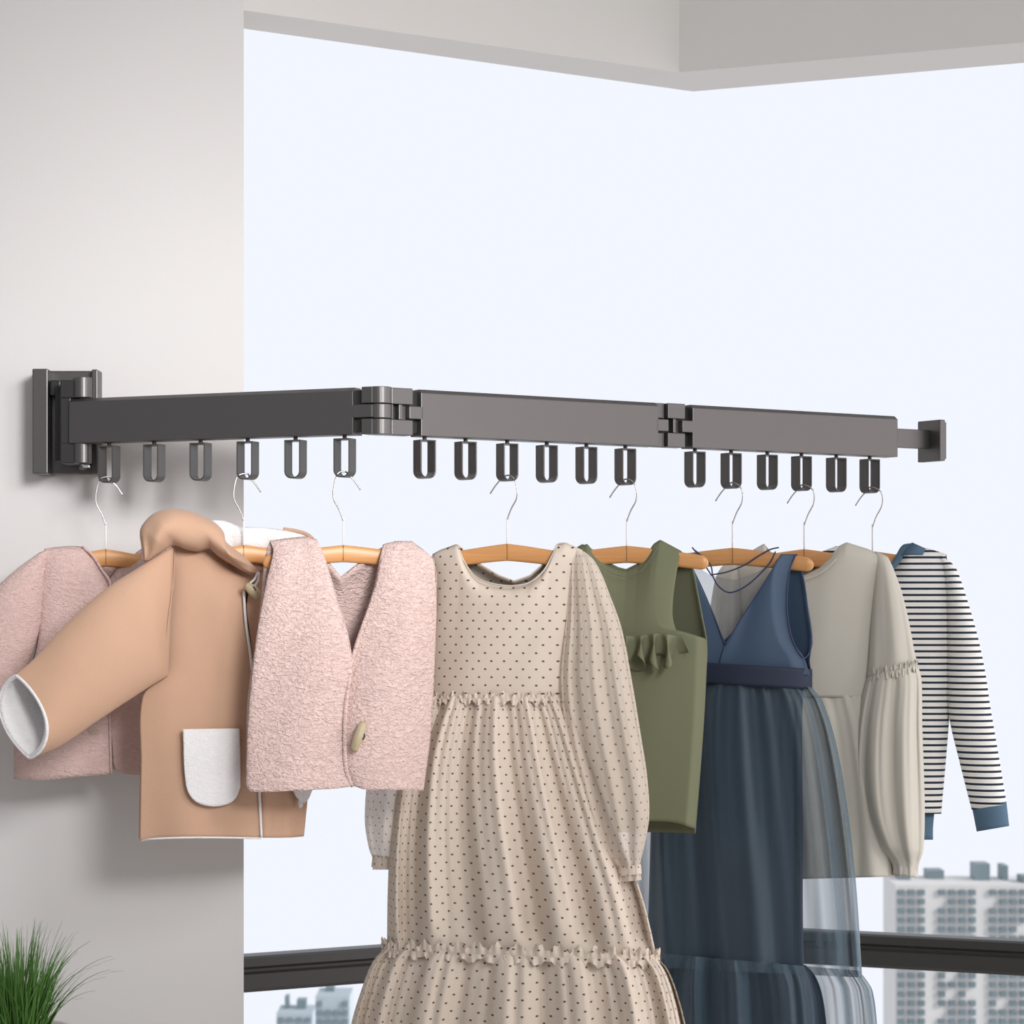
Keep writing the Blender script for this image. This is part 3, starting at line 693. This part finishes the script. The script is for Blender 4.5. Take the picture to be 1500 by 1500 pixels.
g.panel(mb, [(985, 816), (1000, 815), (1022, 870), (1048, 922), (1060, 940), (1085, 915), (1120, 870), (1150, 818), (1168, 814)], [(966, 985), (1080, 978), (1190, 990)], [(985, 816), (992, 860), (985, 910), (962, 950), (966, 985)],
        [(1168, 814), (1178, 850), (1184, 895), (1189, 930), (1188, 950), (1186, 970), (1190, 990)], bulge(-.030, 9, .35), 80, 50, flip=True)
o = mb.build('bodice', M['navy'], g.root); solid(o, .0016)
mb = MB(); g.panel(mb, [(1008, 822), (1040, 842), (1075, 850), (1110, 838), (1147, 812)], [(1058, 950), (1064, 956), (1070, 950)], [(1008, 822), (1030, 870), (1058, 950)], [(1147, 812), (1110, 876), (1070, 950)],
        lambda u, v: -.012+.024*v, 40, 40)
o = mb.build('net_inset', M['tulle2'], g.root); tag(o, 'sheer grey net inset')
mb = MB()
g.wire(mb, [(1145, 812, .008), (1124, 846, .028), (1100, 884, .036), (1062, 944, .038)], .0012, 6, 40); g.wire(mb, [(1012, 828, .012), (1026, 856, .026), (1045, 900, .034), (1062, 944, .037)], .0012, 6, 40)
g.wire(mb, [(1166, 812, .004), (1157, 835, .022), (1153, 870, .026), (1154, 905, .026), (1162, 940, .026), (1178, 964, .024), (1188, 950, -.002), (1189, 930, -.004), (1184, 895, -.004), (1172, 830, -.002), (1167, 812, .0)], .0012, 6, 80)
mb.build('edge_binding', M['cord'], g.root)
mb = MB()
g.wire(mb, [(1014, 802, .010), (1022, 812, .014), (1034, 830, .014), (1043, 843, .014), (1040, 826, .014), (1018, 806, .010)], .0013, 8, 40)
g.wire(mb, [(1043, 842, .013), (1064, 838, .012), (1090, 828, .010), (1110, 815, .010), (1128, 805, .010), (1141, 802, .008)], .0013, 8, 40)
g.wire(mb, [(1043, 842, .013), (1052, 858, .016), (1068, 868, .018), (1090, 860, .018), (1112, 842, .014), (1128, 824, .010), (1136, 808, .006)], .0013, 8, 40)
mb.build('neck_cord', M['cord'], g.root)
mb = MB(); g.tube(mb, [(1078, 973, 0, 111, 7, .058), (1079, 1003, 0, 110, 7, .058)], 8, 80, uscale=.1); o = mb.build('waistband', M['navyd'], g.root); solid(o, .002)
mb = MB()
g.tube(mb, [(1076, 990, 0, 100, 4, .030), (1068, 1060, 0, 106, 4, .028), (1065, 1200, 0, 110, 4, .030), (1063, 1330, 0, 112, 4, .032), (1062, 1440, 0, 115, 4, .034)], 60, 220, pleats(7, .002, .006, 21, .0), uscale=.12)
o = mb.build('skirt_lining', M['navyd'], g.root); tag(o, 'dark navy opaque skirt lining'); solid(o, .0025)
mb = MB()
tl = [(1078, 999, 0, 111, 7, .050), (1077, 1020, 0, 128, 8, .053), (1078, 1080, 0, 146, 6, .056), (1082, 1180, 0, 160, 5, .060), (1090, 1300, 0, 166, 5, .063), (1097, 1424, 0, 168, 8, .065)]
g.tube(mb, tl, 70, 300, pleats(9, .005, .017, 23, .012), uscale=.16)
mb.build('tulle_overskirt', M['tulle'], g.root)
mb = MB()
g.tube(mb, [(1098, 1408, 0, 160, 14, .066), (1100, 1420, 0, 168, 14, .072), (1102, 1440, 0, 176, 12, .076), (1104, 1500, 0, 181, 8, .080), (1106, 1620, 0, 186, 4, .082)], 50, 320, pleats(14, .010, .014, 29, .02), uscale=.18)
mb.build('tulle_tier', M['tulle'], g.root)
mb = MB()
g.tube(mb, [(1064, 1404, 0, 116, 10, .044), (1066, 1420, 0, 128, 10, .050), (1068, 1450, 0, 136, 8, .054), (1070, 1500, 0, 140, 4, .056), (1072, 1620, 0, 146, 4, .058)], 40, 260, pleats(13, .004, .008, 31, .01), uscale=.15)
o = mb.build('lining_tier', M['navyd'], g.root); solid(o, .001)

# ================================================================== 7 oatmeal dress
g = Fr(1178, -17, 'oatmeal_dress', 'short oatmeal dress with full balloon sleeves, between the blue dress and striped top', 'dress', 803, 1174)
hanger(g, 1178, 803, 98, -1, 'wooden hanger holding the oatmeal balloon-sleeve dress', 1174, loopbot(1174))
mb = MB()
Lo = [(1078, 822), (1086, 900), (1082, 960), (1078, 1022)]; Ro = [(1300, 818), (1288, 860), (1280, 920), (1276, 970), (1272, 1022)]
g.panel(mb, [(1078, 822), (1100, 808), (1119, 797), (1126, 812), (1142, 832), (1160, 842), (1178, 842), (1200, 831), (1217, 815), (1230, 800), (1240, 795), (1272, 805), (1300, 818)], [(1078, 1020), (1178, 1019), (1272, 1020)], Lo, Ro,
        lambda u, v: bulge(.036, 24, .4)(u, v)+.0012*math.sin(9*u+5*v), 90, 50)
g.panel(mb, [(1078, 822), (1100, 808), (1119, 797), (1140, 822), (1178, 832), (1212, 820), (1240, 795), (1272, 805), (1300, 818)], [(1078, 1020), (1178, 1019), (1272, 1020)], Lo, Ro, bulge(-.032, 24, .4), 60, 40, flip=True)
o = mb.build('bodice', M['cream'], g.root, merge=.0003); solid(o, .002)
mb = MB(); g.tube(mb, [(1174, 1017, 0, 97, 0, .034), (1180, 1060, 0, 104, 0, .044), (1186, 1140, 0, 112, 0, .052), (1192, 1230, 0, 118, 2, .054), (1194, 1287, 0, 120, -3, .052)], 60, 220, pleats(7, .003, .009, 41, .012), uscale=.12)
o = mb.build('skirt', M['cream'], g.root); solid(o, .0018)
mb = MB(); g.wire(mb, [(1122, 806, .010), (1142, 834, .024), (1160, 847, .032), (1180, 849, .0375), (1204, 838, .0375), (1224, 820, .030), (1238, 803, .014)], .0012, 8, 60); mb.build('neck_seam', M['cream'], g.root)
def sl_up(sgn): pass
mb = MB(); g.tube(mb, [lvl(812, 1284, 1300, .0, .005, 4), lvl(830, 1283, 1308, .004, .018, 3), lvl(870, 1280, 1321, .007, .027), lvl(920, 1276, 1332, .009, .032, -3), lvl(955, 1274, 1338, .011, .034, -5), lvl(984, 1271, 1344, .012, .036, -8)], 40, 60, pleats(5, .0, .003, 43, 0))
su = mb.build('upper_sleeve', M['cream'], g.root); solid(su, .0018)
mb = MB(); g.tube(mb, [(1308, 980, .012, 35, -8, .036), (1308, 1000, .012, 41, -5, .044), (1303, 1060, .014, 47, -2, .050), (1302, 1130, .014, 50, 0, .052), (1306, 1190, .014, 47, 2, .050), (1316, 1240, .014, 35, 4, .040), (1325, 1264, .014, 20, 2, .020), (1326, 1284, .014, 17, 2, .017)], 80, 140, slf(6, .007, 45, .8))
o = mb.build('balloon_sleeve', M['cream'], g.root); solid(o, .0018)
mb = MB(); g.tube(mb, [(1326, 1265, .014, 16, 2, .0165), (1326, 1284, .014, 18, 2, .018)], 5, 40); oc = mb.build('cuff', M['cream'], o); solid(oc, .0018)
mb = MB(); frill(g, mb, (1308, 985, .012, 36, -8, .038), -9, .004, 30, na=360, seed=7); frill(g, mb, (1308, 983, .012, 37, -8, .040), 9, .005, 28, na=360, seed=8); mb.build('sleeve_frill', M['cream'], g.root)
mb = MB(); g.tube(mb, [lvl(818, 1074, 1090, -.004, .004), lvl(835, 1054, 1092, -.006, .014), lvl(870, 1044, 1094, -.008, .022), lvl(960, 1034, 1098, -.012, .028), lvl(1000, 1030, 1104, -.014, .034), lvl(1100, 1024, 1108, -.016, .038), lvl(1210, 1034, 1106, -.018, .034), lvl(1264, 1058, 1090, -.018, .016)], 60, 100, slf(6, .005, 46, .5))
o = mb.build('balloon_sleeve', M['cream'], g.root); solid(o, .0018)

# ================================================================== 8 striped top
g = Fr(1278, -17, 'striped_shirt', 'white long-sleeved shirt with narrow navy stripes and blue cuffs, last on the rack', 'shirt', 806, 1274)
hanger(g, 1278, 806, 94, -1, 'wooden hanger holding the striped shirt, last on the rack', 1274, loopbot(1274))
mb = MB()
Ls = [(1180, 822), (1188, 900), (1186, 980), (1180, 1100), (1180, 1192)]; Rs = [(1386, 812), (1391, 880), (1392, 960), (1391, 1030), (1387, 1090), (1378, 1192)]
g.panel(mb, [(1180, 822), (1205, 808), (1226, 800), (1236, 826), (1256, 844), (1280, 848), (1302, 840), (1316, 824), (1330, 800), (1360, 804), (1386, 812)], [(1180, 1192), (1280, 1194), (1378, 1192)], Ls, Rs, bulge(.034, 24, .4), 90, 60)
g.panel(mb, [(1180, 822), (1205, 808), (1226, 800), (1250, 818), (1280, 822), (1308, 815), (1335, 798), (1360, 804), (1386, 812)], [(1180, 1192), (1280, 1194), (1378, 1192)], Ls, Rs, bulge(-.030, 24, .4), 60, 50, flip=True)
o = mb.build('body', M['stripe'], g.root, merge=.0003); solid(o, .0018)
mb = MB(); g.tube(mb, [(1272, 1190, 0, 96, 0, .026), (1270, 1212, 0, 96, 0, .026), (1270, 1230, 0, 96, 0, .025)], 6, 60); o = mb.build('hem_band', M['bluer'], g.root); solid(o, .002); tag(o, 'blue ribbed hem band')
# neck rib: band standing between the shoulder points
mb = MB()
nk = cat([(1228, 800, .004), (1240, 828, .020), (1258, 845, .030), (1280, 850, .034), (1302, 842, .030), (1316, 826, .020), (1329, 804, .006), (1334, 798, .0)], 60)
nk2 = cat([(1240, 803, .002), (1250, 822, .016), (1262, 836, .026), (1280, 840, .029), (1297, 834, .026), (1309, 820, .016), (1322, 799, .003), (1337, 796, -.003)], 60)
mb.grid([[g.pt(q[0], q[1], q[2]+.0035) for q in nk], [g.pt(q[0], q[1], q[2]+.003) for q in nk2]])
nb = [(1334, 797, .002), (1345, 799, .004), (1358, 806, .006)]
mb.grid([[g.pt(*q) for q in cat([(1322, 812, .020), (1330, 801, .008), (1336, 795, .0)], 12)], [g.pt(*q) for q in cat([(1352, 812, .016), (1354, 808, .010), (1356, 804, .004)], 12)]])
o = mb.build('neck_rib', M['bluer'], g.root); solid(o, .002); tag(o, 'blue ribbed neckband')
mb = MB(); g.tube(mb, [lvl(815, 1372, 1387, .0, .005, 4), lvl(830, 1380, 1400, .002, .014, 3), lvl(870, 1386, 1414, .004, .022, 2), lvl(930, 1388, 1431, .006, .027), lvl(990, 1388, 1443, .007, .028, -3), (1420, 1040, .008, 30, -5, .028), (1434, 1110, .010, 28, -5, .026), (1449, 1182, .012, 25, -4, .024)], 60, 48)
o = mb.build('sleeve', M['stripe'], g.root); solid(o, .0018)
mb = MB(); g.tube(mb, [(1449, 1178, .012, 24.5, -4, .0235), (1454.5, 1214, .012, 23, -4, .022)], 8, 48); oc = mb.build('cuff', M['bluer'], o); solid(oc, .002); tag(oc, 'blue ribbed cuff')
mb = MB(); g.tube(mb, [(1182, 868, -.004, 6, -50, .012), (1172, 890, -.006, 20, -34, .02), (1160, 980, -.010, 28, -8, .024), (1150, 1090, -.012, 26, 0, .024), (1142, 1180, -.014, 24, 0, .022)], 50, 40)
o = mb.build('sleeve', M['stripe'], g.root); solid(o, .0018)
mb = MB(); g.tube(mb, [(1142, 1178, -.014, 23, 0, .021), (1140, 1212, -.014, 22, 0, .02)], 6, 40); oc = mb.build('cuff', M['bluer'], o); solid(oc, .002); tag(oc, 'blue ribbed cuff')
mb = MB(); g.wire(mb, [(1386, 813, .006), (1391, 880, .010), (1392, 960, .010), (1391, 1030, .006)], .0006, 6, 30); mb.build('armhole_seam', M['thread'], g.root)

# ------------------------------------------------------------------ plant
PY = 3.78; pb = P(24, 1506, PY); zr = pb.z
plinth_top = zr-.20
pl = quadprism('plant_stand', [(pb.x-.14, PY-.14), (pb.x+.14, PY-.14), (pb.x+.14, PY+.14), (pb.x-.14, PY+.14)], 0, plinth_top, M['pot'], kind=None)
tag(pl, 'white square stand under the potted grass by the wall', 'plant stand')
pot = empty('potted_grass', (pb.x, PY, plinth_top)); tag(pot, 'bushy green grass plant in a pale round pot by the left wall', 'plant')
def lathe(prof, n=48):
    mb = MB(); mb.grid([[Vector((r*math.cos(2*PI*i/n), r*math.sin(2*PI*i/n), z)) for i in range(n)] for r, z in prof], closed=True); return mb
mb = lathe([(.0, .0), (.060, .0), (.066, .01), (.080, .17), (.086, .175), (.088, .196), (.086, .200), (.079, .200), (.076, .194), (.074, .17), (.06, .04), (0, .04)]); mb.build('pot', M['pot'], pot)
mb = lathe([(0, .186), (.03, .188), (.06, .187), (.0755, .183), (.074, .16), (0, .16)]); mb.build('soil', M['soil'], pot)
mb = MB(); rnd = random.Random(5)
for i in range(620):
    a = rnd.uniform(0, 2*PI); r0 = .045*math.sqrt(rnd.random()); bx, by = r0*math.cos(a), r0*math.sin(a)
    L = rnd.uniform(.09, .19)*(1 if rnd.random() < .8 else .7); lean = rnd.uniform(.05, .75)*(r0/.045+.25); aa = a+rnd.gauss(0, .5); wd = rnd.uniform(.0009, .0017)
    side = Vector((-math.sin(aa+rnd.gauss(0, .6)), math.cos(aa), 0)); K = 8; rows = []; p = Vector((bx, by, .183)); ang = lean*.35
    for k in range(K+1):
        t = k/K; w_ = wd*(1-t**1.7)+.00012
        rows.append([p-side*w_, p+side*w_+Vector((0, 0, .0003))])
        ang += lean*.17*(.5+t)
        p = p+Vector((math.cos(aa)*math.sin(ang), math.sin(aa)*math.sin(ang), math.cos(ang)))*(L/K)
    mb.grid(rows)
o = mb.build('grass_blades', M['grass'], pot); o['kind'] = 'stuff'

# ------------------------------------------------------------------ city far below
BY = 90.0
gr = quadprism('ground', [(-120, 20), (160, 20), (160, 240), (-120, 240)], -61, -60, M['facade'])
def tower(px0, px1, pyt, Y, mat, label, cols, rows, pitch_px, skip=()):
    X0 = (px0-CX)*Y/F; X1 = (px1-CX)*Y/F; zt = CH-(pyt-HOR)*Y/F; k = Y/F
    root = empty('apartment_building', ((X0+X1)/2, Y+6, -60)); tag(root, label, 'building')
    mb = MB(); mb.box(Vector((0, -4.5, (zt+60)/2)), ((X1-X0)/2, 1.5, (zt+60)/2)); mb.build('wall', mat, root, smooth=False)
    rn = random.Random(int(px0)); x = -(X1-X0)/2+.3
    while x < (X1-X0)/2-1:
        w_ = rn.uniform(.3, .9); h = rn.uniform(.2, .75); mb = MB(); mb.box(Vector((x+w_/2, -5+rn.uniform(0, 1.5), zt+60+h/2)), (w_/2*.7, .5, h/2)); mb.build('roof_unit', M['pane'], root, smooth=False); x += w_*rn.uniform(1.2, 2.2)
    wpx = (px1-px0)/cols
    wm = bpy.data.meshes.new('window'); t = MB(); t.box(Vector((0, 0, 0)), (wpx*k*.30, .12, pitch_px*k*.28)); wm.from_pydata(t.v, [], t.f); wm.materials.append(M['pane'])
    rest = MB(); cnt = 0
    for r in range(rows):
        for c_ in range(cols):
            x = X0+(c_+.5)*wpx*k-(X0+X1)/2; z = zt+60-(r+.8)*pitch_px*k
            if (c_ % 5) in skip or rn.random() < .04: continue
            if cnt < 100:
                o = bpy.data.objects.new('window', wm); C.objects.link(o); o.parent = root; o.location = (x, -6.05, z); cnt += 1
            else: rest.box(Vector((x, -6.05, z)), (wpx*k*.30, .12, pitch_px*k*.28))
    if rest.v:
        o = rest.build('windows', M['pane'], root, smooth=False); o['kind'] = 'stuff'
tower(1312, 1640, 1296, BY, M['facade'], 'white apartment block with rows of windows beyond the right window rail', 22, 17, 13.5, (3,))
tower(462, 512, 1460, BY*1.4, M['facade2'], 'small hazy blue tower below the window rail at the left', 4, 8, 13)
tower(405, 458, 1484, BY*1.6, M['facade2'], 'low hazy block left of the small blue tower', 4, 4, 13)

# ------------------------------------------------------------------ light
w = bpy.data.worlds.new('sky'); bpy.context.scene.world = w; w.use_nodes = True; nt = w.node_tree
bg = nt.nodes['Background']
tc = nt.nodes.new('ShaderNodeTexCoord'); sp = nt.nodes.new('ShaderNodeSeparateXYZ'); nt.links.new(tc.outputs['Generated'], sp.inputs[0])
mr = nt.nodes.new('ShaderNodeMapRange'); mr.inputs[1].default_value = .1; mr.inputs[2].default_value = .75; mr.interpolation_type = 'SMOOTHSTEP'
nt.links.new(sp.outputs[1], mr.inputs[0])
m2 = nt.nodes.new('ShaderNodeMapRange'); m2.inputs[1].default_value = .5; m2.inputs[2].default_value = .92; m2.inputs[4].default_value = 1.0; m2.interpolation_type = 'SMOOTHSTEP'
nt.links.new(sp.outputs[0], m2.inputs[0])
# open sky through the windows ahead and to the right, dim room behind
room = mixc(nt, MA(nt, 'MINIMUM', m2.outputs[0], 1.0), (.38, .38, .39, 1), (2.1, 1.98, 1.95, 1))
nt.links.new(mixc(nt, mr.outputs[0], room, (.895, .925, 1.0, 1)), bg.inputs[0]); bg.inputs[1].default_value = 1.0
def area(name, loc, target, sx, sy, e, col=(1, 1, 1)):
    l = bpy.data.lights.new(name, 'AREA'); l.shape = 'RECTANGLE'; l.size = sx; l.size_y = sy; l.energy = e; l.color = col
    o = bpy.data.objects.new(name, l); C.objects.link(o); o.location = loc
    o.rotation_euler = (Vector(target)-Vector(loc)).to_track_quat('-Z', 'Y').to_euler(); return o
area('key_light', (1.5, 1.4, 2.9), (-.3, 4.0, 1.5), .5, .5, 20, (1, .99, .98))  # unseen key light added at upper right, like a big window
sl = bpy.data.lights.new('wall_patch_spot', 'SPOT'); sl.energy = 590; sl.spot_size = math.radians(29); sl.spot_blend = 1; sl.shadow_soft_size = .55; sl.color = (1, .985, .97)  # unseen spot added to make the bright patch on wall and clothes
sO = bpy.data.objects.new('wall_patch_spot', sl); C.objects.link(sO); sO.location = (1.0, .6, 2.7); sO.rotation_euler = (Vector((-.55, 4.1, 1.80))-Vector((1.0, .6, 2.7))).to_track_quat('-Z', 'Y').to_euler()
s = bpy.data.lights.new('window_sun', 'SUN'); s.energy = 1.0; s.angle = math.radians(12); s.color = (1, .97, .93)
so = bpy.data.objects.new('window_sun', s); C.objects.link(so); so.rotation_euler = Vector((-1.0, .75, -.7)).to_track_quat('-Z', 'Y').to_euler()

# ------------------------------------------------------------------ camera
cam = bpy.data.cameras.new('camera'); co = bpy.data.objects.new('camera', cam); C.objects.link(co)
co.location = (0, 0, CH); co.rotation_euler = (PI/2, 0, 0)
cam.sensor_width = 36; cam.sensor_fit = 'HORIZONTAL'; cam.lens = F/1500*36; cam.shift_y = (HOR-750)/1500; cam.clip_end = 500
cam.dof.use_dof = True; cam.dof.focus_distance = 4.0; cam.dof.aperture_fstop = 14.0
sc = bpy.context.scene; sc.camera = co
sc.view_settings.view_transform = 'Standard'; sc.view_settings.look = 'None'; sc.view_settings.gamma = 1; sc.view_settings.exposure = 0; sc.view_settings.use_curve_mapping = False
